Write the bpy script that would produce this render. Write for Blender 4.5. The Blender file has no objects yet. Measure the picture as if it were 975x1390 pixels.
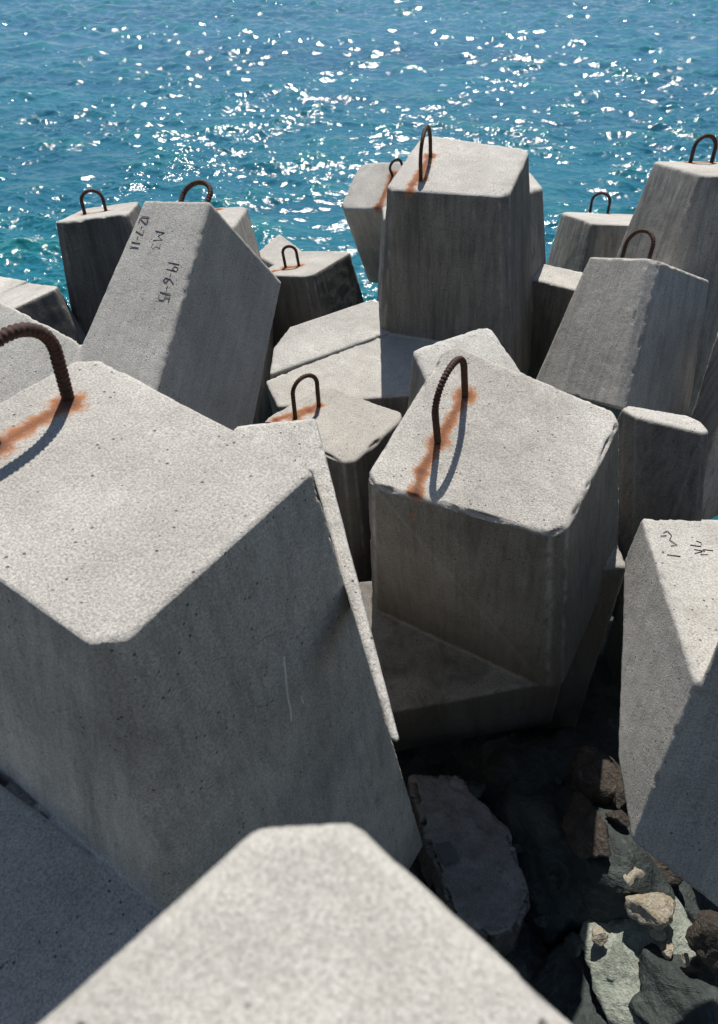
import bpy, bmesh, math, random, json
import numpy as np
from mathutils import Vector, Matrix, noise
random.seed(7); np.random.seed(7)
DATA = json.loads(r'''{"U":{"F":{"hulls":[[[-0.589,1.013,3.353],[-0.512,1.029,3.349],[-0.133,1.591,3.377],[-0.135,1.602,3.379],[-0.842,2.079,3.467],[-0.918,2.064,3.471],[-1.279,1.528,3.444],[-1.264,1.453,3.436],[-0.503,0.658,0.598],[-0.419,0.675,0.594],[0.348,1.839,0.653],[0.346,1.85,0.654],[-1.272,2.926,0.856],[-1.355,2.909,0.86],[-2.103,1.786,0.803],[-2.086,1.703,0.794]],[[-0.522,0.874,2.279],[-2.228,1.845,2.476],[-1.988,0.743,2.359],[-1.227,0.095,2.251],[-0.605,0.374,2.238],[-0.522,0.874,1.779],[-2.228,1.845,1.976],[-1.988,0.743,1.859],[-1.227,0.095,1.751],[-0.605,0.374,1.738]]],"o":[-0.718,1.544,3.41],"R":[[0.5539,0.8303,0.0626],[0.8315,-0.5478,-0.092],[0.0421,-0.103,0.9938]],"vox":0.0115,"hooks":[{"a":[-0.883,1.871,3.451],"b":[-1.021,1.644,3.438],"n":[0.063,-0.092,0.994],"h":0.305,"r":0.0185}],"rust":[[-0.876,1.842,3.447],[-1.01,1.636,3.437]],"scr":[[[-0.224,1.362,2.866],[-0.223,1.35,2.784],[-0.221,1.338,2.7],[-0.216,1.335,2.64],[-0.215,1.324,2.576]],[[-0.185,1.381,2.644],[-0.18,1.38,2.598]]]},"C":{"hulls":[[[0.035,2.583,2.614],[0.058,2.515,2.596],[0.784,2.181,2.601],[0.861,2.202,2.619],[1.166,2.686,2.82],[1.15,2.763,2.842],[0.5,3.267,2.903],[0.43,3.256,2.889],[0.077,3.028,1.32],[0.099,2.948,1.298],[1.037,2.393,1.265],[1.119,2.411,1.283],[1.569,3.15,1.587],[1.546,3.229,1.608],[0.601,3.786,1.641],[0.52,3.767,1.623]],[[1.12,2.433,1.29],[0.186,2.348,1.121],[-0.774,2.261,0.947],[-0.593,3.147,1.256],[0.909,3.122,1.477],[1.249,2.81,1.43],[1.243,2.688,0.489],[0.308,2.602,0.319],[-0.652,2.516,0.145],[-0.471,3.402,0.454],[1.032,3.377,0.675],[1.371,3.065,0.628]],[[1.05,2.85,1.75],[1.05,2.85,0.1],[1.05,3.8,1.75],[1.05,3.8,0.1],[1.5,2.85,1.75],[1.5,2.85,0.1],[1.5,3.8,1.75],[1.5,3.8,0.1]]],"o":[0.624,2.681,2.735],"R":[[0.861,-0.4879,-0.1438],[-0.5078,-0.8076,-0.3],[-0.0302,-0.3313,0.9431]],"vox":0.013,"hooks":[{"a":[0.361,2.705,2.703],"b":[0.506,2.948,2.802],"n":[-0.144,-0.3,0.943],"h":0.345,"r":0.015}],"rust":[[0.36,2.703,2.702],[0.504,2.947,2.802],[0.279,2.558,2.644],[0.251,2.456,2.607],[0.249,2.491,2.417]]},"U":{"hulls":[[[0.192,5.176,3.134],[0.225,5.109,3.125],[0.929,4.882,3.144],[1.0,4.916,3.156],[1.213,5.486,3.276],[1.184,5.563,3.287],[0.534,5.913,3.295],[0.467,5.889,3.285],[0.153,5.48,1.249],[0.189,5.402,1.238],[1.202,5.007,1.252],[1.28,5.041,1.265],[1.614,5.919,1.45],[1.579,5.996,1.461],[0.552,6.393,1.446],[0.475,6.359,1.434]],[[-0.72,4.806,1.798],[0.122,5.284,1.955],[0.664,5.284,2.001],[0.929,5.028,1.977],[0.767,4.537,1.875],[0.382,4.676,1.868],[-0.003,4.563,1.815],[-0.6,4.499,1.753],[-0.675,4.903,1.259],[0.167,5.381,1.416],[0.71,5.381,1.461],[0.974,5.125,1.437],[0.812,4.633,1.336],[0.428,4.773,1.328],[0.043,4.66,1.276],[-0.554,4.596,1.214]]],"o":[0.72,5.366,3.213],"R":[[0.9327,-0.3511,-0.0826],[-0.3604,-0.916,-0.1761],[0.0138,-0.194,0.9809]],"vox":0.02,"hooks":[{"a":[0.43,5.222,3.163],"b":[0.519,5.556,3.23],"n":[-0.083,-0.176,0.981],"h":0.28,"r":0.014}],"rust":[[0.428,5.228,3.164],[0.517,5.561,3.231],[0.369,5.164,3.147],[0.338,5.045,3.123]]},"E":{"hulls":[[[-1.229,4.19,3.3],[-1.198,4.138,3.348],[-0.808,3.964,3.397],[-0.798,3.965,3.392],[-0.502,4.437,2.748],[-0.533,4.49,2.7],[-0.884,4.645,2.657],[-0.952,4.637,2.692],[-1.707,3.109,2.369],[-1.674,3.051,2.422],[-1.103,2.793,2.499],[-1.094,2.794,2.494],[-0.754,3.344,1.746],[-0.788,3.402,1.693],[-1.307,3.635,1.625],[-1.383,3.626,1.664]],[[-1.526,3.523,2.802],[-2.219,3.798,3.037],[-2.405,3.015,2.662],[-1.312,2.954,2.481],[-1.426,3.673,2.202],[-2.119,3.948,2.437],[-2.305,3.165,2.062],[-1.212,3.104,1.881]]],"o":[-0.866,4.314,3.024],"R":[[0.9059,-0.3473,0.2423],[-0.4067,-0.5542,0.7263],[0.118,0.7565,0.6433]],"vox":0.015,"hooks":[{"a":[-1.034,4.15,3.273],"b":[-0.866,4.075,3.294],"n":[0.242,0.726,0.643],"h":0.215,"r":0.015}],"rust":[],"marks":[[[[-1.159,4.022,3.292],[-1.213,4.053,3.29]],[[-1.173,4.018,3.283],[-1.164,4.005,3.278],[-1.171,3.996,3.27],[-1.185,4.002,3.267],[-1.216,4.043,3.282],[-1.224,4.019,3.262]],[[-1.2,3.993,3.255],[-1.205,3.978,3.243]],[[-1.185,3.962,3.24],[-1.187,3.937,3.224],[-1.236,3.981,3.231]],[[-1.217,3.942,3.214],[-1.222,3.927,3.202]],[[-1.2,3.898,3.191],[-1.254,3.928,3.189]],[[-1.207,3.877,3.174],[-1.261,3.906,3.172]]],[[[-1.109,3.927,3.25],[-1.055,3.894,3.251],[-1.092,3.893,3.234],[-1.064,3.86,3.224],[-1.12,3.881,3.214]],[[-1.074,3.843,3.209],[-1.074,3.818,3.192],[-1.096,3.838,3.196],[-1.113,3.831,3.183],[-1.127,3.85,3.19],[-1.117,3.864,3.204]]],[[[-0.948,3.685,3.156],[-1.013,3.722,3.154]],[[-0.96,3.653,3.13],[-0.952,3.668,3.143],[-0.974,3.686,3.146],[-0.987,3.677,3.134],[-0.96,3.653,3.13],[-1.021,3.69,3.129]],[[-0.992,3.657,3.119],[-0.996,3.641,3.106]],[[-0.971,3.594,3.086],[-0.992,3.627,3.099],[-1.02,3.646,3.1],[-1.034,3.637,3.088],[-1.016,3.619,3.083],[-1.002,3.633,3.099]],[[-1.006,3.6,3.075],[-1.01,3.583,3.062]],[[-0.982,3.549,3.051],[-1.046,3.584,3.047]],[[-0.992,3.511,3.021],[-0.986,3.532,3.038],[-1.012,3.546,3.037],[-1.022,3.533,3.023],[-1.049,3.545,3.02],[-1.05,3.57,3.036]]]]},"K":{"hulls":[[[1.723,5.246,2.592],[1.704,5.18,2.63],[1.956,4.754,2.78],[2.029,4.729,2.774],[2.514,4.948,2.543],[2.533,5.014,2.506],[2.273,5.438,2.359],[2.2,5.462,2.366],[1.366,4.905,1.684],[1.344,4.834,1.725],[1.73,4.175,1.957],[1.809,4.148,1.951],[2.424,4.43,1.656],[2.444,4.503,1.615],[2.06,5.127,1.399],[1.979,5.156,1.406]]],"o":[2.116,5.096,2.569],"R":[[0.5082,-0.8331,0.2183],[-0.8147,-0.3828,0.4356],[0.2793,0.3993,0.8733]],"vox":0.015,"hooks":[{"a":[1.896,5.071,2.637],"b":[2.013,4.874,2.706],"n":[0.218,0.436,0.873],"h":0.23,"r":0.015}],"rust":[]},"R":{"hulls":[[[-0.636,4.102,1.92],[-0.631,4.027,1.92],[-0.099,3.583,1.931],[-0.026,3.593,1.934],[0.295,4.056,1.951],[0.282,4.134,1.951],[-0.204,4.49,1.94],[-0.285,4.482,1.937],[-0.773,4.125,0.615],[-0.763,4.04,0.615],[0.001,3.443,0.632],[0.086,3.453,0.635],[0.534,4.027,0.657],[0.524,4.112,0.658],[-0.24,4.71,0.641],[-0.324,4.699,0.638]],[[-0.773,4.125,0.615],[-0.763,4.04,0.615],[0.001,3.443,0.632],[0.086,3.453,0.635],[0.534,4.027,0.657],[0.524,4.112,0.658],[-0.24,4.71,0.641],[-0.324,4.699,0.638],[-0.55,4.138,-0.678],[-0.545,4.062,-0.679],[-0.013,3.619,-0.667],[0.06,3.629,-0.665],[0.381,4.092,-0.648],[0.368,4.169,-0.647],[-0.118,4.526,-0.658],[-0.199,4.518,-0.661]]],"o":[-0.162,4.058,1.935],"R":[[0.7875,-0.6155,-0.0331],[-0.6161,-0.7875,-0.0138],[0.0176,-0.0312,0.9994]],"vox":0.015,"hooks":[{"a":[-0.432,4.097,1.927],"b":[-0.278,4.235,1.934],"n":[-0.033,-0.014,0.999],"h":0.29,"r":0.015}],"rust":[[-0.432,4.103,1.927],[-0.341,4.18,1.931],[-0.278,4.241,1.934],[-0.56,4.074,1.923]]},"S":{"hulls":[[[1.569,3.619,2.295],[1.618,3.538,2.299],[1.945,3.361,2.304],[1.99,3.389,2.301],[1.984,3.492,2.294],[1.929,3.565,2.29],[1.621,3.675,2.289],[1.569,3.638,2.293],[1.596,2.937,1.14],[1.659,2.873,1.143],[2.005,2.856,1.136],[2.063,2.913,1.13],[2.03,3.951,1.056],[1.967,4.014,1.053],[1.608,4.027,1.061],[1.55,3.969,1.066]]],"o":[1.796,3.531,2.295],"R":[[0.9991,-0.0359,0.0248],[-0.0376,-0.9967,0.0722],[-0.0221,0.073,0.9971]],"vox":0.015,"hooks":[],"rust":[]},"O":{"hulls":[[[2.411,6.162,3.048],[2.365,6.098,3.058],[2.468,5.448,3.137],[2.531,5.399,3.14],[3.262,5.46,3.103],[3.311,5.519,3.094],[3.238,6.268,3.002],[3.179,6.312,2.999],[2.187,6.208,1.639],[2.132,6.144,1.65],[2.234,5.117,1.776],[2.3,5.063,1.78],[3.4,5.159,1.724],[3.455,5.224,1.713],[3.354,6.245,1.588],[3.288,6.3,1.583]],[[2.187,6.208,1.639],[2.132,6.144,1.65],[2.234,5.117,1.776],[2.3,5.063,1.78],[3.4,5.159,1.724],[3.455,5.224,1.713],[3.354,6.245,1.588],[3.288,6.3,1.583],[2.299,5.811,0.273],[2.254,5.746,0.283],[2.356,5.096,0.361],[2.42,5.047,0.365],[3.151,5.108,0.328],[3.2,5.167,0.318],[3.127,5.916,0.226],[3.067,5.96,0.223]]],"o":[2.852,5.855,3.07],"R":[[0.0971,-0.9945,0.0397],[-0.9879,-0.0914,0.1257],[0.1213,0.0515,0.9913]],"vox":0.02,"hooks":[{"a":[2.661,6.115,3.044],"b":[2.861,6.179,3.028],"n":[0.04,0.126,0.991],"h":0.215,"r":0.016}],"rust":[[2.661,6.115,3.044],[2.861,6.179,3.028]]},"V":{"hulls":[[[2.115,7.508,2.216],[2.065,7.45,2.23],[2.138,6.662,2.384],[2.197,6.614,2.391],[2.939,6.688,2.341],[2.988,6.748,2.327],[2.899,7.511,2.179],[2.838,7.56,2.172],[1.957,7.402,1.224],[1.906,7.338,1.239],[2.055,6.33,1.434],[2.124,6.279,1.441],[2.987,6.386,1.379],[3.04,6.453,1.363],[2.926,7.432,1.173],[2.859,7.485,1.165]],[[1.957,7.402,1.224],[1.906,7.338,1.239],[2.055,6.33,1.434],[2.124,6.279,1.441],[2.987,6.386,1.379],[3.04,6.453,1.363],[2.926,7.432,1.173],[2.859,7.485,1.165],[2.023,7.117,0.257],[1.973,7.059,0.271],[2.046,6.271,0.425],[2.105,6.223,0.432],[2.848,6.297,0.382],[2.896,6.356,0.368],[2.807,7.12,0.22],[2.746,7.169,0.213]]],"o":[2.522,7.086,2.282],"R":[[0.1135,-0.9925,0.0459],[-0.9753,-0.1025,0.1955],[0.1894,0.067,0.9796]],"vox":0.02,"hooks":[{"a":[2.393,7.573,2.19],"b":[2.559,7.513,2.195],"n":[0.046,0.196,0.98],"h":0.205,"r":0.015}],"rust":[[2.393,7.573,2.19],[2.559,7.513,2.195]]},"T":{"hulls":[[[-0.162,6.574,2.576],[-0.134,6.503,2.556],[0.535,6.103,2.676],[0.602,6.118,2.712],[0.766,6.476,2.947],[0.739,6.546,2.967],[0.057,6.938,2.837],[-0.009,6.921,2.8],[0.082,6.888,1.76],[0.113,6.81,1.739],[0.911,6.341,1.885],[0.984,6.358,1.926],[1.204,6.839,2.241],[1.174,6.916,2.262],[0.365,7.386,2.111],[0.293,7.369,2.071]]],"o":[0.297,6.522,2.758],"R":[[0.8536,-0.3583,-0.3783],[-0.4961,-0.7807,-0.3801],[0.1591,-0.5121,0.8441]],"vox":0.02,"hooks":[{"a":[0.295,6.635,2.808],"b":[0.386,6.682,2.87],"n":[-0.378,-0.38,0.844],"h":0.12,"r":0.012}],"rust":[[0.295,6.635,2.808],[0.175,6.363,2.632]]},"H":{"hulls":[[[-2.361,5.64,2.733],[-2.301,5.595,2.748],[-1.843,5.667,2.784],[-1.8,5.729,2.777],[-1.987,6.647,2.578],[-2.05,6.685,2.564],[-2.407,6.586,2.544],[-2.454,6.518,2.553],[-2.326,5.345,1.77],[-2.257,5.297,1.787],[-1.639,5.401,1.834],[-1.589,5.469,1.826],[-1.753,6.542,1.6],[-1.822,6.591,1.583],[-2.449,6.484,1.535],[-2.499,6.416,1.543]],[[-2.326,5.345,1.77],[-2.257,5.297,1.787],[-1.639,5.401,1.834],[-1.589,5.469,1.826],[-1.753,6.542,1.6],[-1.822,6.591,1.583],[-2.449,6.484,1.535],[-2.499,6.416,1.543],[-2.148,5.261,0.781],[-2.088,5.216,0.796],[-1.631,5.288,0.832],[-1.587,5.35,0.825],[-1.774,6.268,0.626],[-1.838,6.306,0.612],[-2.195,6.207,0.592],[-2.242,6.139,0.6]]],"o":[-2.151,6.132,2.661],"R":[[0.9832,0.1485,-0.1062],[0.1666,-0.9676,0.1895],[0.0746,0.204,0.9761]],"vox":0.02,"hooks":[{"a":[-2.251,5.992,2.677],"b":[-2.098,6.065,2.679],"n":[-0.106,0.189,0.976],"h":0.185,"r":0.015}],"rust":[[-2.275,6.05,2.663],[-2.11,6.1,2.671]]},"G":{"hulls":[[[-1.89,5.731,2.619],[-1.836,5.676,2.628],[-1.047,5.667,2.674],[-0.991,5.721,2.672],[-0.977,6.415,2.601],[-1.031,6.472,2.592],[-1.82,6.506,2.543],[-1.876,6.453,2.545],[-1.948,5.534,1.629],[-1.888,5.473,1.638],[-0.884,5.459,1.698],[-0.821,5.519,1.696],[-0.793,6.443,1.602],[-0.851,6.504,1.593],[-1.868,6.509,1.533],[-1.93,6.449,1.536]],[[-1.948,5.534,1.629],[-1.888,5.473,1.638],[-0.884,5.459,1.698],[-0.821,5.519,1.696],[-0.793,6.443,1.602],[-0.851,6.504,1.593],[-1.868,6.509,1.533],[-1.93,6.449,1.536],[-1.774,5.527,0.633],[-1.721,5.471,0.641],[-0.932,5.462,0.688],[-0.876,5.516,0.686],[-0.862,6.21,0.615],[-0.916,6.267,0.606],[-1.704,6.301,0.557],[-1.76,6.249,0.559]]],"o":[-1.434,6.086,2.609],"R":[[0.9981,-0.0194,-0.0577],[-0.0134,-0.9947,0.1023],[0.0594,0.1013,0.9931]],"vox":0.02,"hooks":[],"rust":[[-1.233,6.404,2.588]]},"N2":{"hulls":[[[-0.936,6.405,2.01],[-0.917,6.33,2.021],[-0.475,6.07,2.116],[-0.401,6.09,2.125],[-0.086,6.649,2.11],[-0.106,6.724,2.099],[-0.539,6.973,2.007],[-0.614,6.953,1.998],[-0.917,6.237,1.015],[-0.895,6.155,1.027],[-0.307,5.825,1.151],[-0.226,5.848,1.161],[0.193,6.586,1.142],[0.171,6.668,1.129],[-0.416,6.999,1.005],[-0.498,6.975,0.996]],[[-0.917,6.237,1.015],[-0.895,6.155,1.027],[-0.307,5.825,1.151],[-0.226,5.848,1.161],[0.193,6.586,1.142],[0.171,6.668,1.129],[-0.416,6.999,1.005],[-0.498,6.975,0.996],[-0.643,6.187,0.044],[-0.624,6.112,0.055],[-0.182,5.852,0.15],[-0.108,5.873,0.159],[0.207,6.431,0.144],[0.187,6.506,0.132],[-0.246,6.756,0.04],[-0.321,6.735,0.031]]],"o":[-0.508,6.521,2.061],"R":[[0.8572,-0.4937,-0.1466],[-0.4821,-0.8693,0.1088],[0.1812,0.0226,0.9832]],"vox":0.02,"hooks":[{"a":[-0.679,6.453,2.043],"b":[-0.554,6.437,2.064],"n":[-0.147,0.109,0.983],"h":0.2,"r":0.014}],"rust":[[-0.679,6.453,2.043],[-0.554,6.437,2.064],[-0.782,6.384,2.036]]},"I":{"hulls":[[[-2.974,4.669,2.219],[-2.902,4.669,2.239],[-2.347,5.26,2.346],[-2.346,5.338,2.339],[-2.763,5.775,2.182],[-2.841,5.779,2.159],[-3.431,5.283,2.034],[-3.438,5.208,2.039],[-2.694,4.477,1.272],[-2.612,4.473,1.296],[-1.983,5.057,1.424],[-1.975,5.144,1.419],[-2.52,5.837,1.202],[-2.6,5.842,1.179],[-3.261,5.227,1.043],[-3.267,5.142,1.049]]],"o":[-2.88,5.242,2.195],"R":[[0.7243,0.6326,-0.2742],[0.6734,-0.7345,0.084],[0.1482,0.2455,0.958]],"vox":0.02,"hooks":[],"rust":[]},"A":{"hulls":[[[-0.091,0.308,3.98],[-0.53,-0.13,3.98],[-0.045,-0.577,3.98],[0.452,-0.107,3.98],[-0.004,0.313,3.98],[-0.103,0.394,2.88],[-0.652,-0.153,2.88],[-0.045,-0.712,2.88],[0.576,-0.125,2.88],[0.006,0.401,2.88]]],"o":[-0.044,-0.039,3.98],"R":[[-0.7085,0.7057,0.0],[-0.7057,-0.7085,0.0],[0.0,0.0,1.0]],"vox":0.012,"hooks":[],"rust":[]},"D":{"hulls":[[[-0.477,2.289,3.069],[-0.507,2.096,2.996],[-0.166,2.054,3.025],[-0.11,2.069,3.038],[-0.166,2.286,3.108],[-0.473,2.364,2.969],[-0.503,2.171,2.896],[-0.162,2.129,2.925],[-0.106,2.144,2.938],[-0.162,2.361,3.008]],[[-0.169,2.057,3.026],[-0.039,1.597,2.879],[0.094,1.163,2.743],[0.117,1.152,2.742],[-0.11,2.069,3.038],[-0.128,2.144,3.062],[-0.165,2.132,2.926],[-0.035,1.672,2.779],[0.098,1.238,2.643],[0.121,1.227,2.642],[-0.106,2.144,2.938],[-0.124,2.219,2.962]]],"o":[-0.166,2.286,3.108],"R":[[0.2324,0.9651,-0.1207],[-0.9257,0.1814,-0.332],[-0.2985,0.1889,0.9355]],"vox":0.009,"hooks":[],"rust":[]},"N":{"hulls":[[[1.195,2.297,2.6],[1.117,1.467,2.6],[0.978,1.233,1.98],[1.153,2.246,2.403],[1.115,2.061,2.293],[1.014,1.557,2.007],[2.067,1.407,2.6],[2.145,2.237,2.6],[1.872,0.911,1.303],[2.103,2.186,2.403],[2.065,2.001,2.293]],[[1.121,1.442,2.57],[1.288,1.719,3.302],[2.188,1.619,3.302],[2.031,1.36,2.516],[1.431,1.832,2.57],[1.598,2.109,3.302],[2.498,2.009,3.302],[2.341,1.75,2.516]],[[1.95,2.0,2.1],[1.95,2.0,0.2],[1.95,2.5,2.1],[1.95,2.5,0.2],[2.5,2.0,2.1],[2.5,2.0,0.2],[2.5,2.5,2.1],[2.5,2.5,0.2]],[[1.9,3.0,1.45],[1.9,3.0,0.1],[1.9,3.6,1.45],[1.9,3.6,0.1],[3.6,3.0,1.45],[3.6,3.0,0.1],[3.6,3.6,1.45],[3.6,3.6,0.1]]],"o":[1.117,1.467,2.6],"R":[[-0.9787,-0.0211,0.2041],[0.0923,-0.9337,0.3461],[0.1833,0.3576,0.9157]],"vox":0.0125,"hooks":[],"rust":[],"marks":[[[[1.235,2.176,2.603],[1.261,2.18,2.603]],[[1.254,2.198,2.603],[1.273,2.207,2.603]],[[1.274,2.203,2.603],[1.282,2.18,2.603],[1.264,2.153,2.603],[1.283,2.123,2.603],[1.258,2.118,2.603]]],[[[1.337,2.123,2.603],[1.376,2.114,2.603],[1.387,2.136,2.603],[1.37,2.147,2.603]],[[1.343,2.097,2.603],[1.383,2.086,2.603]],[[1.337,2.074,2.603],[1.371,2.084,2.603],[1.358,2.067,2.603],[1.388,2.067,2.603]],[[1.378,2.097,2.603],[1.417,2.09,2.603]]],[[[1.225,2.067,2.603],[1.275,2.057,2.603]],[[1.21,2.084,2.603],[1.217,2.081,2.603]]]]},"B":{"hulls":[[[0.315,3.869,2.567],[0.755,4.044,2.635],[0.81,4.021,2.632],[0.971,3.547,2.518],[0.458,3.357,2.443],[0.293,3.931,1.668],[0.786,4.127,1.744],[0.848,4.101,1.741],[1.028,3.57,1.613],[0.454,3.357,1.529]]],"o":[0.662,3.767,2.559],"R":[[0.9192,-0.3907,-0.0499],[0.3673,0.8961,-0.2493],[0.1421,0.2108,0.9672]],"vox":0.02,"hooks":[],"rust":[]},"P":{"hulls":[[[-0.688,4.844,1.828],[-0.682,5.192,1.891],[-0.567,5.437,1.945],[0.097,5.73,2.053],[0.354,5.632,2.057],[0.431,5.341,2.012],[0.139,5.262,1.973],[-0.688,4.944,1.228],[-0.682,5.292,1.291],[-0.567,5.537,1.345],[0.097,5.83,1.453],[0.354,5.732,1.457],[0.431,5.441,1.412],[0.139,5.362,1.373]]],"o":[-0.131,5.348,1.966],"R":[[0.9051,-0.417,-0.0826],[0.3986,0.9,-0.1761],[0.1477,0.1264,0.9809]],"vox":0.016,"hooks":[],"rust":[]},"M":{"hulls":[[[-0.845,7.59,1.97],[-0.534,7.348,1.823],[-0.663,6.744,1.862],[-1.051,7.059,1.94],[-0.845,7.59,1.27],[-0.534,7.348,1.123],[-0.663,6.744,1.162],[-1.051,7.059,1.24]]],"o":[-0.773,7.185,1.899],"R":[[0.7893,0.614,0.0],[-0.614,0.7893,0.0],[0.0,-0.0,1.0]],"vox":0.025,"hooks":[],"rust":[]},"W":{"hulls":[[[1.502,7.3,2.736],[1.557,6.804,2.781],[1.505,6.111,2.857],[1.106,5.487,2.962],[1.692,7.656,1.702],[1.766,6.987,1.763],[1.696,6.051,1.865],[1.157,5.208,2.006]]],"o":[1.418,6.426,2.834],"R":[[0.1098,0.9888,0.101],[-0.9899,0.0996,0.101],[0.0898,-0.1111,0.9897]],"vox":0.025,"hooks":[],"rust":[]},"X":{"hulls":[[[0.19,6.026,2.73],[0.447,6.191,2.74],[0.504,5.361,2.83],[0.19,5.6,2.774],[0.153,6.054,1.626],[0.441,6.238,1.636],[0.504,5.309,1.737],[0.153,5.576,1.674]]],"o":[0.333,5.794,2.768],"R":[[0.8423,-0.5295,-0.101],[0.5381,0.8368,0.101],[0.031,-0.1394,0.9897]],"vox":0.025,"hooks":[],"rust":[]},"Y":{"hulls":[[[1.372,6.153,2.242],[1.53,6.079,2.251],[1.919,5.778,2.26],[1.846,5.455,2.219],[1.73,5.565,2.219],[1.476,5.767,2.213],[1.328,5.872,2.209],[1.349,6.237,1.243],[1.523,6.156,1.253],[1.951,5.825,1.263],[1.87,5.469,1.218],[1.743,5.591,1.218],[1.463,5.812,1.212],[1.301,5.928,1.207]]],"o":[1.6,5.81,2.231],"R":[[0.9056,0.4119,-0.101],[-0.4213,0.9013,-0.101],[0.0494,0.134,0.9897]],"vox":0.02,"hooks":[],"rust":[]},"Z":{"hulls":[[[2.442,4.483,2.378],[2.691,4.658,2.398],[2.856,4.389,2.31],[2.458,4.132,2.285],[2.397,4.343,1.084],[2.682,4.544,1.107],[2.872,4.235,1.005],[2.415,3.94,0.976]]],"o":[2.612,4.415,2.343],"R":[[0.8148,-0.5708,0.1013],[0.5759,0.7773,-0.2532],[0.0658,0.2646,0.9621]],"vox":0.02,"hooks":[],"rust":[]},"J":{"hulls":[[[-3.702,6.358,2.018],[-3.283,6.324,2.018],[-2.978,6.206,2.018],[-3.117,5.901,2.018],[-3.369,5.603,2.018],[-3.744,6.386,1.018],[-3.282,6.348,1.018],[-2.946,6.218,1.018],[-3.099,5.883,1.018],[-3.377,5.556,1.018]]],"o":[-3.29,6.078,2.018],"R":[[0.9966,0.0818,0.0],[-0.0818,0.9966,0.0],[0.0,-0.0,1.0]],"vox":0.025,"hooks":[],"rust":[]},"BEAM":{"hulls":[[[0.295,2.283,0.6],[0.631,2.283,0.6],[0.834,1.976,0.6],[0.908,1.611,0.6],[0.803,1.449,0.6],[0.66,1.406,0.6],[0.467,1.523,0.6],[0.357,1.935,0.6],[0.295,2.283,0.2],[0.631,2.283,0.2],[0.834,1.976,0.2],[0.908,1.611,0.2],[0.803,1.449,0.2],[0.66,1.406,0.2],[0.467,1.523,0.2],[0.357,1.935,0.2]]],"o":[0.62,1.808,0.6],"R":[[0.6741,0.7387,0.0],[-0.7387,0.6741,0.0],[0.0,-0.0,1.0]],"vox":0.012,"hooks":[],"rust":[],"plate":[[0.412,1.861,0.612],[0.498,1.877,0.612],[0.539,1.779,0.612],[0.45,1.756,0.612]]}},"ROCKS":[{"c":[1.286,2.063,0.15],"r":0.8,"sc":[0.58,1.05,0.62],"k":0},{"c":[1.453,1.432,0.38],"r":0.4,"sc":[0.8,0.8,0.35],"k":1},{"c":[1.403,2.234,0.67],"r":0.16,"sc":[1.15,0.9,0.8],"k":2},{"c":[1.247,1.894,0.7],"r":0.175,"sc":[0.75,1.15,0.55],"k":2},{"c":[1.403,1.686,0.62],"r":0.1,"sc":[0.85,1.1,0.7],"k":3},{"c":[1.482,1.539,0.63],"r":0.105,"sc":[1.1,0.9,0.75],"k":3},{"c":[1.505,1.456,0.58],"r":0.042,"sc":[1,1,0.8],"k":3},{"c":[1.46,2.082,0.72],"r":0.07,"sc":[0.6,1.2,0.8],"k":2},{"c":[1.424,1.957,0.72],"r":0.065,"sc":[0.7,1,0.8],"k":2},{"c":[1.703,1.371,0.7],"r":0.13,"sc":[1,1,0.9],"k":2},{"c":[1.903,1.732,0.0],"r":0.3,"sc":[1,1,0.6],"k":0},{"c":[0.815,1.51,0.15],"r":0.25,"sc":[1,1,0.6],"k":0},{"c":[0.25,1.791,0.0],"r":0.4,"sc":[1,1,0.5],"k":0},{"c":[0.346,2.32,0.0],"r":0.25,"sc":[1,1,0.5],"k":0},{"c":[0.612,1.227,0.2],"r":0.4,"sc":[1,1,0.5],"k":0},{"c":[1.161,1.165,0.2],"r":0.4,"sc":[1,1,0.5],"k":0},{"c":[1.641,1.112,0.4],"r":0.35,"sc":[1,1,0.6],"k":0},{"c":[1.665,1.906,0.4],"r":0.16,"sc":[1,1,0.6],"k":2},{"c":[0.701,2.202,0.581],"r":0.049,"sc":[1,1.1,0.8],"k":0},{"c":[0.871,1.89,0.523],"r":0.034,"sc":[1,1.1,0.8],"k":0},{"c":[0.961,1.552,0.431],"r":0.037,"sc":[1,1.1,0.8],"k":0},{"c":[1.056,1.743,0.502],"r":0.026,"sc":[1,1.1,0.8],"k":0},{"c":[0.409,1.679,0.43],"r":0.055,"sc":[1,1.1,0.8],"k":0},{"c":[0.559,1.374,0.55],"r":0.032,"sc":[1,1.1,0.8],"k":0},{"c":[0.943,2.174,0.507],"r":0.054,"sc":[1,1.1,0.8],"k":0},{"c":[1.066,1.39,0.6],"r":0.05,"sc":[1,1.1,0.8],"k":0},{"c":[1.233,1.458,0.498],"r":0.04,"sc":[1,1.1,0.8],"k":3},{"c":[1.193,2.262,0.555],"r":0.027,"sc":[1,1.1,0.8],"k":0},{"c":[1.537,1.381,0.531],"r":0.033,"sc":[1,1.1,0.8],"k":3},{"c":[1.592,1.327,0.596],"r":0.027,"sc":[1,1.1,0.8],"k":3},{"c":[0.767,1.309,0.556],"r":0.051,"sc":[1,1.1,0.8],"k":0},{"c":[0.564,2.042,0.465],"r":0.052,"sc":[1,1.1,0.8],"k":0}]}''')
C = bpy.context.scene.collection
SC = bpy.context.scene
CAM_H = 4.6
SUN_EL, SUN_AZ = math.radians(59), math.radians(2.2)      # azimuth measured from +Y towards +X
SUN = Vector((math.cos(SUN_EL)*math.sin(SUN_AZ), math.cos(SUN_EL)*math.cos(SUN_AZ), math.sin(SUN_EL)))

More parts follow.
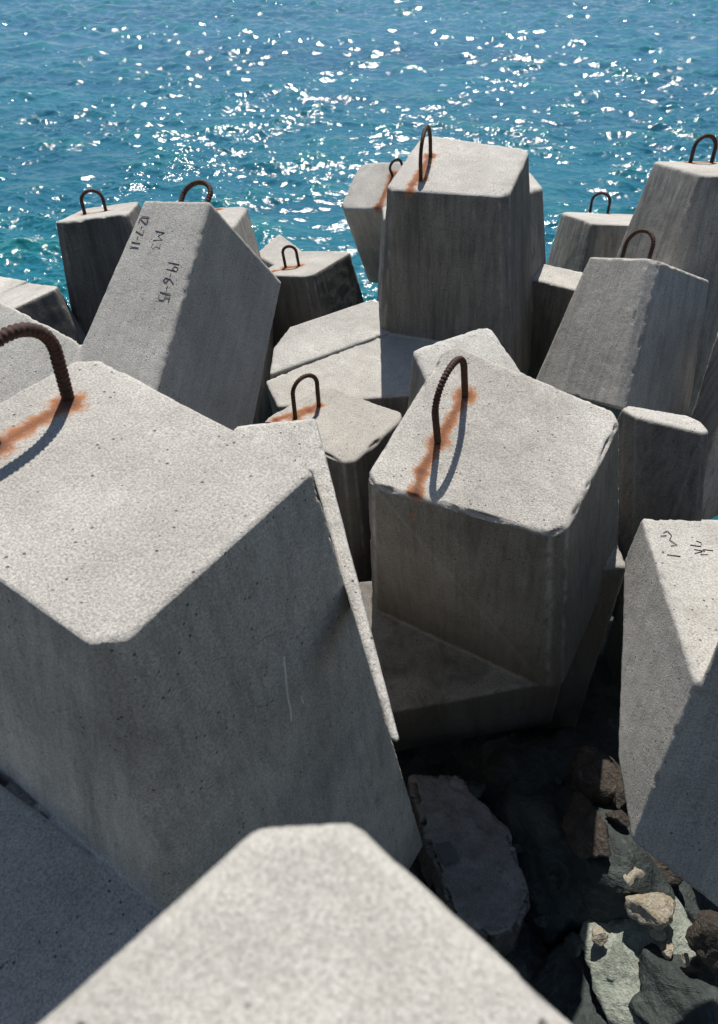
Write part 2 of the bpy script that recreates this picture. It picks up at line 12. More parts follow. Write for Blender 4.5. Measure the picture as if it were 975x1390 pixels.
# ------------------------------------------------------------------ node helper
class NT:
    def __init__(s, name):
        s.m = bpy.data.materials.new(name); s.m.use_nodes = True
        s.t = s.m.node_tree; s.t.nodes.clear()
        s.out = s.t.nodes.new('ShaderNodeOutputMaterial')
    def n(s, typ, ins={}, **kw):
        d = s.t.nodes.new(typ)
        for k, v in kw.items(): setattr(d, k, v)
        for k, v in ins.items():
            if isinstance(v, bpy.types.NodeSocket): s.t.links.new(v, d.inputs[k])
            else: d.inputs[k].default_value = v
        return d
    def math(s, op, a, b=0.0, clamp=False):
        d = s.t.nodes.new('ShaderNodeMath'); d.operation = op; d.use_clamp = clamp
        for i, v in enumerate((a, b)):
            if isinstance(v, bpy.types.NodeSocket): s.t.links.new(v, d.inputs[i])
            else: d.inputs[i].default_value = v
        return d.outputs[0]
    def noise(s, vec, scale, detail=4, rough=.55, dist=0.0):
        return s.n('ShaderNodeTexNoise', {'Vector': vec, 'Scale': scale, 'Detail': detail, 'Roughness': rough, 'Distortion': dist}).outputs['Fac']
    def ramp(s, fac, lo, hi, a=0.0, b=1.0):
        return s.n('ShaderNodeMapRange', {'Value': fac, 'From Min': lo, 'From Max': hi, 'To Min': a, 'To Max': b}).outputs[0]
    def mix(s, fac, a, b, mode='MIX'):
        d = s.t.nodes.new('ShaderNodeMix'); d.data_type = 'RGBA'; d.blend_type = mode
        for i, v in ((0, fac), (6, a), (7, b)):
            if isinstance(v, bpy.types.NodeSocket): s.t.links.new(v, d.inputs[i])
            else: d.inputs[i].default_value = v
        return d.outputs[2]
    def mapv(s, vec, sc, loc=(0, 0, 0)):
        return s.n('ShaderNodeMapping', {'Vector': vec, 'Scale': sc, 'Location': loc}).outputs[0]
    def finish(s, ins):
        b = s.n('ShaderNodeBsdfPrincipled', ins); s.t.links.new(b.outputs[0], s.out.inputs[0]); return s.m

def concrete(name, light=(.64, .62, .578), grain=1.0, cracks=1.0, fs=1.0):
    t = NT(name)
    tc = t.n('ShaderNodeTexCoord'); o = tc.outputs['Object']
    rnd = t.n('ShaderNodeObjectInfo').outputs['Random']
    off = t.n('ShaderNodeCombineXYZ', {'X': t.math('MULTIPLY', rnd, 37), 'Y': t.math('MULTIPLY', rnd, 91), 'Z': t.math('MULTIPLY', rnd, 13)}).outputs[0]
    v = t.n('ShaderNodeVectorMath', {0: o, 1: off}, operation='ADD').outputs[0]
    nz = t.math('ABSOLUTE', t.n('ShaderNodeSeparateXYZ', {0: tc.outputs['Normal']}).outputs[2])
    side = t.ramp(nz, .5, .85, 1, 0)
    big = t.noise(v, 1.7, 5, .6, .4)
    mid = t.noise(v, 9, 5, .65)
    fine = t.noise(v, 130*fs, 4, .75)
    speck = t.noise(v, 280*fs, 2, .6)
    ocol = t.n('ShaderNodeSeparateColor', {0: t.n('ShaderNodeObjectInfo').outputs['Color']})
    sst = ocol.outputs[1]
    st1 = t.noise(t.mapv(v, (26, 26, 1.1)), 1, 4, .65, .3)
    st2 = t.noise(t.mapv(v, (7, 7, .5)), 1, 4, .6, .6)
    col = t.mix(t.ramp(big, .3, .72), (light[0]*.74, light[1]*.73, light[2]*.71, 1), (light[0]*1.1, light[1]*1.1, light[2]*1.08, 1))
    col = t.mix(t.ramp(mid, .35, .75, 0, .5), col, (light[0]*.62, light[1]*.61, light[2]*.6, 1))
    rb = t.ramp(t.math('FRACT', t.math('MULTIPLY', rnd, 7.31)), 0, 1, .93, 1.05)
    rw = t.math('MULTIPLY', rb, t.ramp(t.math('FRACT', t.math('MULTIPLY', rnd, 3.77)), 0, 1, .965, 1.01))
    col = t.mix(1.0, col, t.n('ShaderNodeCombineColor', {0: rb, 1: t.math('MULTIPLY', t.math('ADD', rb, rw), .5), 2: rw}).outputs[0], 'MULTIPLY')
    # fine aggregate grain
    g = t.ramp(fine, .34, .64, .50, 1.22)
    g = t.math('MULTIPLY', g, t.ramp(speck, .3, .7, .84, 1.13))
    gc = t.n('ShaderNodeCombineColor', {0: g, 1: g, 2: g}).outputs[0]
    col = t.mix(.85*grain if grain < 1.17 else 1.0, col, gc, 'MULTIPLY')
    # rain streaks and damp stains running down the sides
    dk = t.math('MULTIPLY', t.math('MULTIPLY', t.ramp(st1, .45, .78), side), sst)
    col = t.mix(t.math('MULTIPLY', dk, .72), col, (.108, .107, .104, 1))
    lt = t.math('MULTIPLY', t.ramp(st1, .44, .24), side)
    col = t.mix(t.math('MULTIPLY', lt, .28), col, (.44, .42, .38, 1))
    dk2 = t.math('MULTIPLY', t.math('MULTIPLY', t.ramp(st2, .48, .75), side), sst)
    col = t.mix(t.math('MULTIPLY', dk2, .6), col, (.122, .121, .118, 1))
    tint = t.math('MULTIPLY', t.ramp(st2, .40, .28), side)
    col = t.mix(t.math('MULTIPLY', tint, .22), col, (.32, .27, .20, 1))
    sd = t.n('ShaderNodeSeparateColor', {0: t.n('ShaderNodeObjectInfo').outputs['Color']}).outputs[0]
    sdv = t.math('ADD', 1.0, t.math('MULTIPLY', side, t.math('SUBTRACT', sd, 1.0)))  # side faces toned per block: weathering and shade put into the colour
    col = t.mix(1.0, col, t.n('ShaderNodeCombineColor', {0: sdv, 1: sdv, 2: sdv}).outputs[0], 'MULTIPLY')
    # pits
    vor = t.n('ShaderNodeTexVoronoi', {'Vector': v, 'Scale': 34.0, 'Randomness': 1.0}).outputs['Distance']
    pitm = t.math('MULTIPLY', t.ramp(vor, .10, .17, 1, 0), t.ramp(t.noise(v, 11, 2), .50, .58))
    col = t.mix(t.math('MULTIPLY', pitm, .75), col, (.05, .05, .048, 1))
    vor2 = t.n('ShaderNodeTexVoronoi', {'Vector': v, 'Scale': 75.0, 'Randomness': 1.0}).outputs['Distance']
    clus = t.math('MULTIPLY', t.ramp(vor2, .12, .2, 1, 0), t.ramp(t.noise(v, 3.1, 3, .6), .56, .66))
    col = t.mix(t.math('MULTIPLY', clus, .7), col, (.06, .058, .054, 1))
    spl = t.math('MULTIPLY', t.ramp(t.n('ShaderNodeTexVoronoi', {'Vector': t.mapv(v, (1, 1, .45)), 'Scale': 16.0}).outputs['Distance'], .035, .05, 1, 0), t.ramp(t.noise(v, 2.1, 2), .58, .62))
    col = t.mix(t.math('MULTIPLY', spl, .8), col, (.62, .61, .58, 1))
    top_ = t.math('SUBTRACT', 1.0, side)
    stn = t.math('MULTIPLY', t.ramp(t.noise(v, 4.2, 6, .7, .5), .54, .70), top_)
    col = t.mix(t.math('MULTIPLY', stn, .32), col, (.25, .235, .20, 1))
    # hairline cracks and scratches
    wv = t.noise(t.mapv(v, (1.4, 1.4, 1.4)), 1.3, 6, .6, 1.6)
    crack = t.ramp(t.math('ABSOLUTE', t.math('SUBTRACT', wv, .5)), 0, .0035, 1, 0)
    crack = t.math('MULTIPLY', crack, t.ramp(t.noise(v, 2.3, 2), .60, .68, 0, .5*cracks))
    col = t.mix(t.math('MULTIPLY', crack, .6), col, (.07, .065, .06, 1))
    # worn arrises
    ed = t.n('ShaderNodeAttribute', attribute_name='edge').outputs['Fac']
    edm = t.math('MULTIPLY', ed, t.ramp(mid, .38, .6, .25, 1), True)
    col = t.mix(t.math('MULTIPLY', edm, .55), col, (.56, .54, .50, 1))
    # damp foot, with shade low in the pile put into the colour
    lo = t.n('ShaderNodeAttribute', attribute_name='damp_shade').outputs['Fac']
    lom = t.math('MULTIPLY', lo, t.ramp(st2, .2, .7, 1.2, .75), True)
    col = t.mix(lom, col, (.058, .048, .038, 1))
    # rust
    ru = t.n('ShaderNodeAttribute', attribute_name='rust').outputs['Fac']
    rn = t.noise(v, 30, 5, .7)
    rm = t.ramp(t.math('ADD', ru, t.math('MULTIPLY', t.math('SUBTRACT', rn, .5), 1.5)), .28, .72)
    rc = t.mix(t.ramp(t.math('ADD', ru, t.math('MULTIPLY', t.math('SUBTRACT', fine, .5), .8)), .55, 1.05), (.42, .155, .045, 1), (.13, .035, .011, 1))
    col = t.mix(t.math('MULTIPLY', rm, .9), col, rc)
    # relief
    h = t.math('ADD', t.math('MULTIPLY', fine, .5), t.math('MULTIPLY', mid, .9))
    h = t.math('ADD', h, t.math('MULTIPLY', speck, .28))
    h = t.math('SUBTRACT', h, t.math('MULTIPLY', pitm, .5))
    h = t.math('SUBTRACT', h, t.math('MULTIPLY', crack, .5))
    h = t.math('ADD', h, t.math('MULTIPLY', t.math('MULTIPLY', st1, side), .35))
    bp = t.n('ShaderNodeBump', {'Strength': .9, 'Distance': .010*grain, 'Height': h}).outputs[0]
    return t.finish({'Base Color': col, 'Roughness': .88, 'Normal': bp, 'Specular IOR Level': .25})

def rusty():
    t = NT('rusty_rebar'); o = t.n('ShaderNodeTexCoord').outputs['Object']
    a = t.noise(o, 38, 5, .7); b = t.noise(o, 220, 3, .7)
    col = t.mix(t.ramp(a, .35, .68), (.018, .010, .008, 1), (.085, .030, .016, 1))
    col = t.mix(t.ramp(b, .55, .75, 0, .5), col, (.22, .09, .045, 1))
    bp = t.n('ShaderNodeBump', {'Strength': .8, 'Distance': .002, 'Height': b}).outputs[0]
    return t.finish({'Base Color': col, 'Roughness': .75, 'Metallic': .15, 'Normal': bp})

def rockmat(name, a, b, c, scale=6.0, rough=.6):
    t = NT(name); o = t.n('ShaderNodeTexCoord').outputs['Object']
    n1 = t.noise(o, scale, 6, .65, .8); n2 = t.noise(o, scale*9, 5, .7); n3 = t.noise(t.mapv(o, (1, 1, 4)), scale*2.2, 4, .6, 1.5)
    col = t.mix(t.ramp(n1, .35, .65), a, b); col = t.mix(t.ramp(n3, .55, .7, 0, .7), col, c)
    g = t.ramp(n2, .3, .7, .6, 1.3); col = t.mix(.9, col, t.n('ShaderNodeCombineColor', {0: g, 1: g, 2: g}).outputs[0], 'MULTIPLY')
    h = t.math('ADD', t.math('MULTIPLY', n2, .3), n1)
    bp = t.n('ShaderNodeBump', {'Strength': .9, 'Distance': .06, 'Height': h}).outputs[0]
    return t.finish({'Base Color': col, 'Roughness': rough, 'Normal': bp, 'Specular IOR Level': .4})

def flat(name, c, r=.8):
    t = NT(name); o = t.n('ShaderNodeTexCoord').outputs['Object']
    n = t.noise(o, 160, 3, .6)
    col = t.mix(t.ramp(n, .3, .7), (c[0]*.7, c[1]*.7, c[2]*.7, 1), (c[0]*1.1, c[1]*1.1, c[2]*1.1, 1))
    return t.finish({'Base Color': col, 'Roughness': r})

def seamat():
    t = NT('sea_water')
    g = t.n('ShaderNodeNewGeometry').outputs['Position']
    fb = t.noise(g, 26, 3, .6)
    bp = t.n('ShaderNodeBump', {'Strength': 1.0, 'Distance': .007, 'Height': fb}).outputs[0]
    big = t.noise(t.mapv(g, (.05, .16, 1)), 1.0, 4, .55, .6)
    y = t.n('ShaderNodeSeparateXYZ', {0: g}).outputs[1]
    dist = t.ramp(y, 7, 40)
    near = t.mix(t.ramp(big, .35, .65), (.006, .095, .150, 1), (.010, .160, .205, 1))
    far = t.mix(t.ramp(big, .35, .65), (.045, .150, .245, 1), (.060, .200, .300, 1))  # paler with distance: sky reflection put into the base colour
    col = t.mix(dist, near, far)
    # greener towards the crests
    z = t.n('ShaderNodeSeparateXYZ', {0: g}).outputs[2]
    col = t.mix(t.ramp(z, .0, .22, 0, .6), col, (.02, .25, .22, 1))
    return t.finish({'Base Color': col, 'Roughness': .085, 'IOR': 1.333, 'Normal': bp, 'Specular IOR Level': .5})

M_CON = concrete('cast_concrete')
M_CON_NEAR = concrete('fine_grain_concrete', light=(.66, .64, .59), grain=.8, cracks=0.0, fs=1.9)  # nearest block: finer grain, slightly paler, no cracks
M_RUST = rusty()
M_BOULDER = rockmat('dark_green_rock', (.018, .026, .025, 1), (.050, .060, .054, 1), (.085, .095, .085, 1), 3.0)
M_PALE = rockmat('pale_green_rock', (.22, .25, .20, 1), (.36, .38, .32, 1), (.12, .14, .11, 1), 5.0)
M_BROWN = rockmat('brown_rock', (.03, .024, .019, 1), (.09, .07, .05, 1), (.16, .14, .11, 1), 6.0)
M_TAN = rockmat('cream_rock', (.30, .25, .17, 1), (.48, .44, .36, 1), (.2, .15, .09, 1), 7.0)
M_INK = flat('black_paint', (.04, .038, .035), .8)
M_CHALK = flat('white_mark', (.75, .74, .70), .8)
M_STEEL = flat('dull_steel_plate', (.11, .105, .10), .6)
M_SEA = seamat()

# ------------------------------------------------------------------ mesh helpers
def link(name, me, mat, parent=None):
    ob = bpy.data.objects.new(name, me); C.objects.link(ob)
    if mat: me.materials.append(mat)
    if parent is not None: ob.parent = parent
    return ob
def evalmesh(ob):
    dg = bpy.context.evaluated_depsgraph_get(); dg.update()
    return bpy.data.meshes.new_from_object(ob.evaluated_get(dg))
def coords(me):
    a = np.empty(len(me.vertices)*3, 'f'); me.vertices.foreach_get('co', a); return a.reshape(-1, 3)
def normals(me):
    a = np.empty(len(me.vertices)*3, 'f'); me.vertices.foreach_get('normal', a); return a.reshape(-1, 3)

def body_mesh(u, mw, seed, rough=1.0, k_=''):
    inv = mw.inverted()
    from mathutils.bvhtree import BVHTree
    bm = bmesh.new(); bs = bmesh.new()
    for h in u['hulls']:
        b2 = bmesh.new(); vs = [b2.verts.new(inv @ Vector(p)) for p in h]
        bmesh.ops.convex_hull(b2, input=vs)
        bmesh.ops.delete(b2, geom=[v for v in b2.verts if not v.link_faces], context='VERTS')
        bmesh.ops.dissolve_limit(b2, angle_limit=math.radians(1.2), verts=b2.verts[:], edges=b2.edges[:])
        tmp = bpy.data.meshes.new('t'); b2.to_mesh(tmp); bs.from_mesh(tmp)
        bmesh.ops.bevel(b2, geom=[e_ for e_ in b2.edges if e_.calc_face_angle(0) > .12], offset={'BEAM': .03, 'C': .020, 'B': .022, 'R': .018}.get(k_, .011), segments=3, profile=.5, affect='EDGES', clamp_overlap=True)
        bmesh.ops.recalc_face_normals(b2, faces=b2.faces)
        tmp = bpy.data.meshes.new('t'); b2.to_mesh(tmp); b2.free(); bm.from_mesh(tmp)
    tb, ts = BVHTree.FromBMesh(bm), BVHTree.FromBMesh(bs); bs.free()
    bmesh.ops.recalc_face_normals(bm, faces=bm.faces)
    me = bpy.data.meshes.new('t'); bm.to_mesh(me); bm.free()
    ob = bpy.data.objects.new('t', me); C.objects.link(ob)
    r = ob.modifiers.new('r', 'REMESH'); r.mode = 'VOXEL'; r.voxel_size = u['vox']; r.adaptivity = 0
    m0 = evalmesh(ob)
    bpy.data.objects.remove(ob)
    m1 = m0; a = coords(m0); n = normals(m0).copy(); b = a.copy(); e = np.zeros(len(a), 'f')
    for i in range(len(a)):
        q = tb.find_nearest(Vector(a[i]), u['vox']*1.2)
        if q[0] is not None:
            b[i] = q[0]; o_ = ts.find_nearest(q[0], .03)
            if o_[0] is not None: e[i] = min(1.0, o_[3]/.0025)
    m1.vertices.foreach_set('co', b.reshape(-1).astype('f')); m1.update(); n = normals(m1)
    off = Vector((seed*3.1, seed*7.7, seed*1.3))
    out = np.empty_like(b); rust = np.zeros(len(b), 'f'); damp_shade = np.zeros(len(b), 'f')
    mwn = np.array(mw); W = b @ mwn[:3, :3].T + mwn[:3, 3]
    rp = np.array(u['rust']) if u['rust'] else None
    for i in range(len(b)):
        p = Vector(b[i]) + off
        k = noise.noise(p*3.0)*.0028 + noise.noise(p*11)*.0016 + noise.noise(p*38)*.0011
        c = noise.noise(p*16) + .6*noise.noise(p*44)
        k = k*rough - (max(0, c-.12)*.028 + max(0, noise.noise(p*5.5)-.28)*.05)*e[i]*rough
        out[i] = b[i] + n[i]*k
    if rp is not None:
        for q, pt in enumerate(rp):
            dd = np.linalg.norm(W-pt, axis=1); rad = .055 if q < 2 else (.040 if q < 4 else .02)
            rust = np.maximum(rust, np.clip(1.25-dd/rad*.75, 0, 1.2))
        for q in range(len(rp)-1):
            A, B = rp[q], rp[q+1]; ab = B-A; tt = np.clip(((W-A)@ab)/max(ab@ab, 1e-6), 0, 1)
            dd = np.linalg.norm(W-(A+tt[:, None]*ab), axis=1); rust = np.maximum(rust, np.clip(1.0-dd/(.036 if q < 3 else .022)*.62, 0, .9 if q < 3 else .62))
    damp_shade = np.clip(((2.15 if k_ in ('C', 'R', 'S', 'Y', 'N2') else 1.3) - W[:, 2])/1.05, 0, 1)*.88  # higher limit on some blocks deepens their shade by colour
    m1.vertices.foreach_set('co', out.reshape(-1).astype('f'))
    for nm, arr in (('edge', e), ('rust', rust), ('damp_shade', damp_shade)):
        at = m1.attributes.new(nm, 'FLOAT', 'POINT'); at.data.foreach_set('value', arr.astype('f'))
    m1.polygons.foreach_set('use_smooth', [True]*len(m1.polygons)); m1.update()
    return m1

def tube(path, rad, ribs=0, seg=12, closed_ends=True):
    """tube along a polyline; rad may vary: ribs adds rebar ridges"""
    pts = [Vector(p) for p in path]; n = len(pts); bm = bmesh.new(); rings = []
    up = None
    for i, p in enumerate(pts):
        t = (pts[min(i+1, n-1)]-pts[max(i-1, 0)]).normalized()
        if up is None: up = t.orthogonal().normalized()
        up = (up - t*up.dot(t)).normalized(); sd = t.cross(up)
        ring = []
        for k in range(seg):
            a = 2*math.pi*k/seg
            r = rad
            if ribs:
                ph = (i/ribs + .12*math.sin(a)) % 1.0
                r = rad*(1.10 if ph < .30 else .90)*(1+.05*noise.noise(p*60))
            ring.append(bm.verts.new(p + (up*math.cos(a)+sd*math.sin(a))*r))
        rings.append(ring)
    for a, b in zip(rings, rings[1:]):
        for k in range(seg): bm.faces.new((a[k], a[(k+1) % seg], b[(k+1) % seg], b[k]))
    bm.faces.new(rings[0][::-1]); bm.faces.new(rings[-1])
    me = bpy.data.meshes.new('tube'); bm.to_mesh(me); bm.free()
    me.polygons.foreach_set('use_smooth', [True]*len(me.polygons)); return me

def hook_path(h, inv, step):
    a, b, n = inv @ Vector(h['a']), inv @ Vector(h['b']), (inv.to_3x3() @ Vector(h['n'])).normalized()
    m = (a+b)/2; e = (b-a); R = e.length/2; e.normalize(); H = h['h']-h['r']
    arc = min(R, H*.9); straight = H-arc*1.0
    P = []
    L0 = straight + .05
    k = max(2, int(L0/step))
    for i in range(k): P.append(a - n*.05 + n*(L0*i/k))
    k = max(8, int(math.pi*R/step))
    for i in range(k+1):
        t = math.pi*i/k
        bow = 1 + .06*math.sin(t)
        P.append(m + n*straight - e*R*math.cos(t)*bow + n*arc*math.sin(t))
    k = max(2, int(L0/step))
    for i in range(1, k+1): P.append(b + n*straight - n*(L0*i/k))
    return P

def rock_mesh(r, sc, seed, sub=4, ang=1.0):
    bm = bmesh.new(); bmesh.ops.create_icosphere(bm, subdivisions=sub, radius=1)
    off = Vector((seed*5.3, seed*2.9, seed*9.1))
    rnd = random.Random(seed)
    planes = []
    for i in range(13):
        v = Vector((rnd.gauss(0, 1), rnd.gauss(0, 1), rnd.gauss(0, 1))).normalized(); planes.append((v, rnd.uniform(.52, .86)))
    for v in bm.verts:
        d = v.co.normalized(); L = 1.0
        for pn, pd in planes:
            c = d.dot(pn)
            if c > .05: L = min(L, pd/c)
        k = L*(1 + .14*noise.noise(d*1.7+off) + .09*noise.noise(d*5+off) + .04*noise.noise(d*14+off) + .05*(noise.voronoi(d*4+off)[0][1]-noise.voronoi(d*4+off)[0][0]))
        v.co = Vector((d.x*k*sc[0], d.y*k*sc[1], d.z*k*sc[2]))*r*1.15
    me = bpy.data.meshes.new('rock'); bm.to_mesh(me); bm.free()
    me.polygons.foreach_set('use_smooth', [True]*len(me.polygons)); return me

def tag(o, label, cat, group=None):
    o['label'] = label; o['category'] = cat
    if group: o['group'] = group

# ------------------------------------------------------------------ labels
LAB = {
 'F': 'large pale block nearest at left with thick ribbed loop and white scratch on shaded side',
 'C': 'middle block with tall loop and orange rust streak running over its front edge',  # last hull in its data: unseen box added to shade the gap
 'U': 'tallest upright block before the sea, thin loop at the upper left of its top',
 'E': 'leaning block with hand-written 12-7-11, M3 and 19-6-15 on its sunlit face',
 'K': 'tilted block with chipped front edge, loop rising behind its upper edge, right side',
 'R': 'low block with rusty loop between the large near block and the rust-streaked middle block',
 'S': 'squat dark block under the tilted chipped block at right, only its top rim sunlit',
 'O': 'big block cut by the right picture edge at the waterline, loop on its top',
 'V': 'small distant block with loop between the tallest upright block and the big right block',
 'T': 'tilted grey block left of the tallest upright block, loop partly hidden behind it',
 'H': 'dark-fronted block with loop on its rust-brown top, behind and left of the hand-written block',
 'G': 'small pale top corner of a block just right of the hand-written block, against the sea',
 'N2': 'low dark block with small rusty loop between hand-written block and tallest upright block',
 'B': 'pale block peeking up directly behind the rust-streaked middle block',
 'I': 'low block with pale worn edges and black side face, by the left picture edge',
 'A': 'out-of-focus pale block corner at the bottom of the picture, closest to the camera',
 'D': 'thin pale concrete wedge along the right-hand edge of the large near block',
 'N': 'block at lower right edge with faint black marks on its bright top, dark lower face',
 'P': 'flat pale slab-like block just left of the foot of the tallest upright block',
 'M': 'small pyramid-shaped block tip against the sea behind the low block with rusty loop',
 'W': 'dark block showing a narrow side strip just right of the tallest upright block',
 'X': 'narrow block leg just showing along the left side of the tallest upright block',
 'Y': 'block with thin sunlit top strip between tallest block and tilted chipped block',
 'Z': 'brown-grey block sliver at the right picture edge beside the tilted chipped block',
 'J': 'flat block top in the far left corner at the water edge',
 'BEAM': 'broken dark concrete beam with crumbled aggregate edge lying in the shaded gap',
}
SIDE = {'U': .46, 'H': .30, 'N2': .40, 'I': .34, 'S': .40, 'T': .8, 'C': .44, 'V': .7, 'R': .5, 'F': 1.05, 'E': .92, 'O': .85, 'K': .9, 'Y': .45, 'W': .6, 'N': .9, 'BEAM': .42, 'G': .8, 'M': .9}  # side tone per block, weathering plus painted shade
units = {}
for i, (k, u) in enumerate(DATA['U'].items()):
    R = Matrix(u['R']).to_4x4(); mw = Matrix.Translation(Vector(u['o'])) @ R
    inv = mw.inverted()
    name = 'broken_concrete_beam' if k == 'BEAM' else 'concrete_armour_block'
    root = bpy.data.objects.new(name, None); C.objects.link(root); root.matrix_world = mw
    root.empty_display_size = .2
    if k == 'BEAM': tag(root, LAB[k], 'concrete beam')
    else: tag(root, LAB[k], 'concrete block', 'concrete armour blocks piled along the sea wall')
    me = body_mesh(u, mw, i+1, 9.0 if k == 'BEAM' else (.6 if k == 'A' else 1.0), k)
    ob = link('body', me, M_CON_NEAR if k == 'A' else M_CON, root)
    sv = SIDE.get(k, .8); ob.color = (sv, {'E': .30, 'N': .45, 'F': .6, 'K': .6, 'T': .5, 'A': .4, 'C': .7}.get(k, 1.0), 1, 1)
    for h in u['hooks']:
        near = k in ('F', 'C')
        step = .0032 if near else .006
        tm = tube(hook_path(h, inv, step), h['r'], ribs=(5 if near else 3), seg=14 if near else 8)
        link('lifting_loop', tm, M_RUST, root)
    for ms in u.get('marks', []):
        bm = bmesh.new()
        for st in ms:
            t = tube([inv @ Vector(p) for p in st], .0021 if k == 'E' else .0018, seg=6); bm.from_mesh(t)
        mm = bpy.data.meshes.new('marks'); bm.to_mesh(mm); bm.free(); link('handwritten_mark', mm, M_INK, root)
    if 'scr' in u:
        bm = bmesh.new()
        for st in u['scr']:
            pp = []
            for a, b in zip(st, st[1:]):
                for q in range(6): pp.append(inv @ (Vector(a).lerp(Vector(b), q/6)) + Vector((0, 0, 0)))
            pp = [p + Vector((noise.noise(p*60), noise.noise(p*61), 0))*.002 for p in pp]
            bm.from_mesh(tube(pp, .0042, seg=6))
        mm = bpy.data.meshes.new('scr'); bm.to_mesh(mm); bm.free(); link('white_scratch', mm, M_CHALK, root)
    if 'plate' in u:
        bm = bmesh.new(); vs = [inv @ Vector(p) for p in u['plate']]
        lo = [bm.verts.new(v) for v in vs]; hi = [bm.verts.new(v+Vector((0, 0, .012))) for v in vs]
        bm.faces.new(hi); bm.faces.new(lo[::-1])
        for q in range(4): bm.faces.new((lo[q], lo[(q+1) % 4], hi[(q+1) % 4], hi[q]))
        bmesh.ops.recalc_face_normals(bm, faces=bm.faces)
        bmesh.ops.bevel(bm, geom=bm.edges[:], offset=.002, segments=1)
        mm = bpy.data.meshes.new('plate'); bm.to_mesh(mm); bm.free(); link('steel_plate', mm, M_STEEL, root)
    units[k] = (root, me)

# ------------------------------------------------------------------ rocks
RL = ['large dark green boulder in the shaded gap, smaller rocks resting on it', 'pale greenish boulder lit by the sun at the bottom right gap', 'dark rounded rock on the upper end of the dark boulder', 'brown wedge-shaped rock half in sun lying on the dark boulder beside the right block', 'small cream rock with a brown flank just above the whitest stone', 'whitest angular stone sitting on the sunlit pale boulder', 'tiny pebble just below the whitest stone', 'thin sunlit sliver of brown rock against the right block, upper one', 'sunlit chunk of brown rock against the right block, lower one', 'tan rock at the bottom right under the dark face of the right block', 'dark rock under the lower edge of the right block', 'dark rock beside the lower end of the broken beam', 'dark boulder deep under the large near block', 'dark rock in deep shade above the broken beam', 'dark boulder under the near out-of-focus block', 'pale boulder at the very bottom right of centre', 'dark boulder at the very bottom right corner', 'brown rock in shade beside the small cream rock', 'small loose dark stone wedged in the shaded gap around the broken beam', 'small loose dark stone wedged in the shaded gap around the broken beam', 'small loose dark stone wedged in the shaded gap around the broken beam', 'small loose dark stone wedged in the shaded gap around the broken beam', 'small loose dark stone wedged in the shaded gap around the broken beam', 'small loose dark stone wedged in the shaded gap around the broken beam', 'small loose dark stone wedged in the shaded gap around the broken beam', 'small loose dark stone wedged in the shaded gap around the broken beam', 'small loose dark stone wedged in the shaded gap around the broken beam', 'small loose dark stone wedged in the shaded gap around the broken beam', 'small pale pebble in the lit patch by the whitest stone', 'small pale pebble in the lit patch by the whitest stone', 'small loose dark stone wedged in the shaded gap around the broken beam', 'small loose dark stone wedged in the shaded gap around the broken beam']
mats = [M_BOULDER, M_PALE, M_BROWN, M_TAN]
for i, r in enumerate(DATA['ROCKS']):
    me = rock_mesh(r['r'], r['sc'], i+3, 5 if r['r'] > .2 else 4)
    ob = link('boulder' if r['r'] > .25 else 'rock', me, mats[r['k']]); ob.location = r['c']
    ob.rotation_euler = (0, 0, i*1.3 if i > 3 else 0)
    tag(ob, RL[i], 'rock', ('small pale pebbles in the lit patch' if 'pebble in' in RL[i] else 'small loose stones in the gap') if i > 17 else None)

# ------------------------------------------------------------------ rubble bed and sea
def heightgrid(name, xs, ys, fn, mat):
    X, Y = np.meshgrid(xs, ys); Z = fn(X, Y)
    n, m = X.shape; co = np.stack([X, Y, Z], -1).reshape(-1, 3)
    idx = np.arange(n*m).reshape(n, m)
    f = np.stack([idx[:-1, :-1], idx[:-1, 1:], idx[1:, 1:], idx[1:, :-1]], -1).reshape(-1, 4)
    me = bpy.data.meshes.new(name); me.from_pydata(co.tolist(), [], f.tolist())
    me.polygons.foreach_set('use_smooth', [True]*len(me.polygons))
    ob = link(name, me, mat); ob['kind'] = 'structure'; return ob
def bed(X, Y):
    Z = np.empty_like(X)
    for i in range(X.shape[0]):
        for j in range(X.shape[1]):
            x, y = float(X[i, j]), float(Y[i, j]); p = Vector((x, y, 0))
            base = .05 if y < 3.6 else .05-(y-3.6)*.5
            c = noise.cell(p*1.6)
            vd = noise.voronoi(p*1.5)[0]
            Z[i, j] = base + .22*(vd[1]-vd[0]) + .10*noise.noise(p*3) + .03*noise.noise(p*11)
    return Z
heightgrid('rubble_ground', np.linspace(-8, 8, 200), np.linspace(-3, 9, 170), bed, M_BOULDER)

rng = np.random.default_rng(11)
NW = 220
lam = np.exp(rng.uniform(math.log(.085), math.log(4.5), NW)); kk = 2*math.pi/lam
th = rng.normal(0, 1.0, NW) + math.radians(-98)
slope = rng.uniform(.5, 1.3, NW)*np.where(lam > 2.2, .016, np.where(lam > .9, .030, .040))
amp = slope/kk
phs = rng.uniform(0, 2*math.pi, NW)
nr, nc = 1850, 1080
dep = np.concatenate([np.linspace(math.radians(43), math.radians(3.4), nr-60), np.radians(np.geomspace(3.35, .08, 60))])
yr = CAM_H/np.tan(dep)
sx = np.linspace(-1, 1, nc)
Y = np.repeat(yr[:, None], nc, 1); X = (sx[None, :]*(Y*.62+5.5)).astype('f'); Y = Y.astype('f')
dxr = (yr*.62+5.5)*2/nc; dyr = np.gradient(yr); resr = np.maximum(dxr, dyr*.6)
W = np.clip(lam[None, :]/resr[:, None]/2.3-.6, 0, 1)
tot = np.sqrt(((W*slope)**2).sum(1)/2)
gain = np.clip(.34/np.maximum(tot, 1e-4), .8, 3.6)*np.clip((200-yr)/100, 0, 1)
Xo, Yo, Z = X.copy(), Y.copy(), np.zeros_like(X)
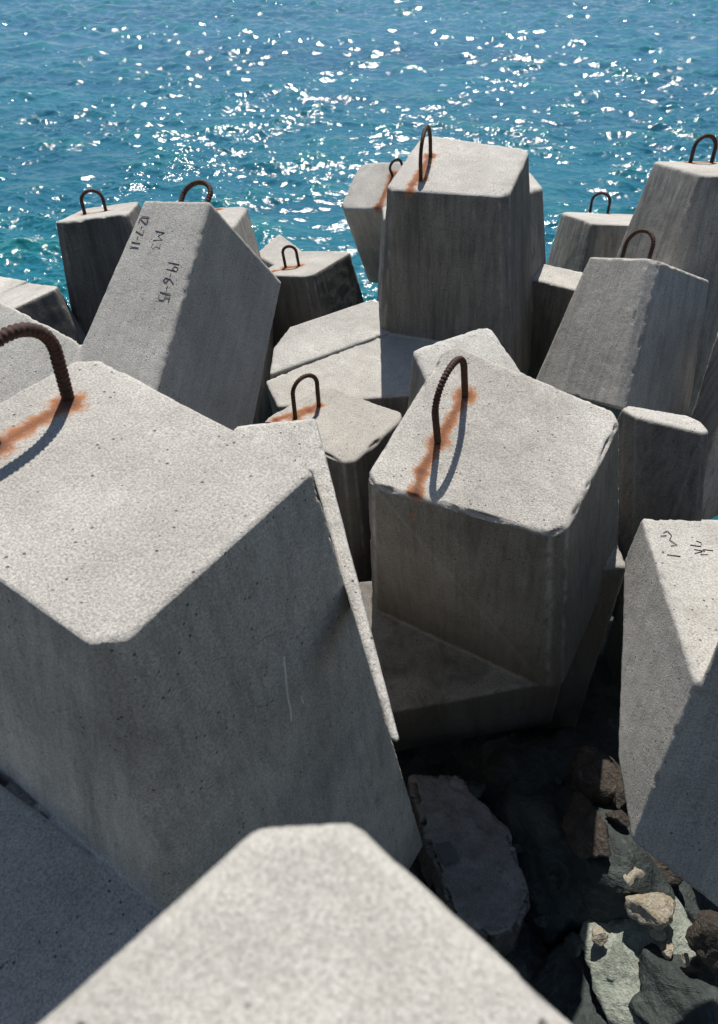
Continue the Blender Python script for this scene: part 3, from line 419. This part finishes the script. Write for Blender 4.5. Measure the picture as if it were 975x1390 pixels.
# slow patches of rougher and calmer water
patch = 1 + .25*np.sin(X*.31+Y*.21+1)*np.sin(Y*.17-X*.12) + .25*np.sin(X*.9+2+Y*.3)*np.sin(Y*.55-X*.2) + .2*np.sin(X*1.7-Y*.9)
for q_, (a, k_, t_, p_) in enumerate(zip(amp, kk, th, phs)):
    c_, s_ = math.cos(t_), math.sin(t_)
    w = (W[:, q_]*gain)[:, None]*a*(patch if k_ > 4 else 1)
    ph = k_*(c_*X+s_*Y)+p_
    Z += w*np.sin(ph); q = w*np.cos(ph)*.35; Xo += c_*q; Yo += s_*q
co = np.stack([Xo, Yo, Z], -1).reshape(-1, 3).astype('f')
idx = np.arange(nr*nc).reshape(nr, nc)
fc = np.stack([idx[:-1, :-1], idx[:-1, 1:], idx[1:, 1:], idx[1:, :-1]], -1).reshape(-1, 4)
me = bpy.data.meshes.new('sea'); me.vertices.add(len(co)); me.vertices.foreach_set('co', co.reshape(-1))
me.loops.add(fc.size); me.loops.foreach_set('vertex_index', fc.reshape(-1).astype('i'))
me.polygons.add(len(fc)); me.polygons.foreach_set('loop_start', np.arange(0, fc.size, 4, dtype='i'))
me.polygons.foreach_set('use_smooth', [True]*len(fc)); me.update(calc_edges=True); me.validate()
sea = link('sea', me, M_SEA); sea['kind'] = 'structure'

# ------------------------------------------------------------------ sky, sun, camera
w = bpy.data.worlds.new('World'); SC.world = w; w.use_nodes = True
nt = w.node_tree; bg = nt.nodes['Background']; sky = nt.nodes.new('ShaderNodeTexSky')
sky.sky_type = 'NISHITA'; sky.sun_disc = False; sky.sun_elevation = SUN_EL
sky.sun_rotation = SUN_AZ; sky.altitude = 0; sky.air_density = 1.0; sky.dust_density = .6; sky.ozone_density = 1.2
nt.links.new(sky.outputs[0], bg.inputs[0]); bg.inputs[1].default_value = .078
sl = bpy.data.lights.new('sun', 'SUN'); sl.energy = 5.5; sl.angle = math.radians(.53); sl.color = (1, .96, .905)
so = bpy.data.objects.new('sun', sl); C.objects.link(so); so.rotation_euler = SUN.to_track_quat('Z', 'Y').to_euler()
cd = bpy.data.cameras.new('camera'); co_ = bpy.data.objects.new('camera', cd); C.objects.link(co_)
co_.location = (0, 0, CAM_H); co_.rotation_euler = (math.radians(90-38), 0, 0)
cd.sensor_fit = 'VERTICAL'; cd.sensor_height = 36; cd.lens = 976/1390*36; cd.shift_y = -45/1390
cd.clip_start = .05; cd.clip_end = 6000
cd.dof.use_dof = True; cd.dof.focus_distance = 3.9; cd.dof.aperture_fstop = 4.6
SC.camera = co_
SC.view_settings.view_transform = 'Standard'; SC.view_settings.look = 'None'; SC.view_settings.exposure = 0
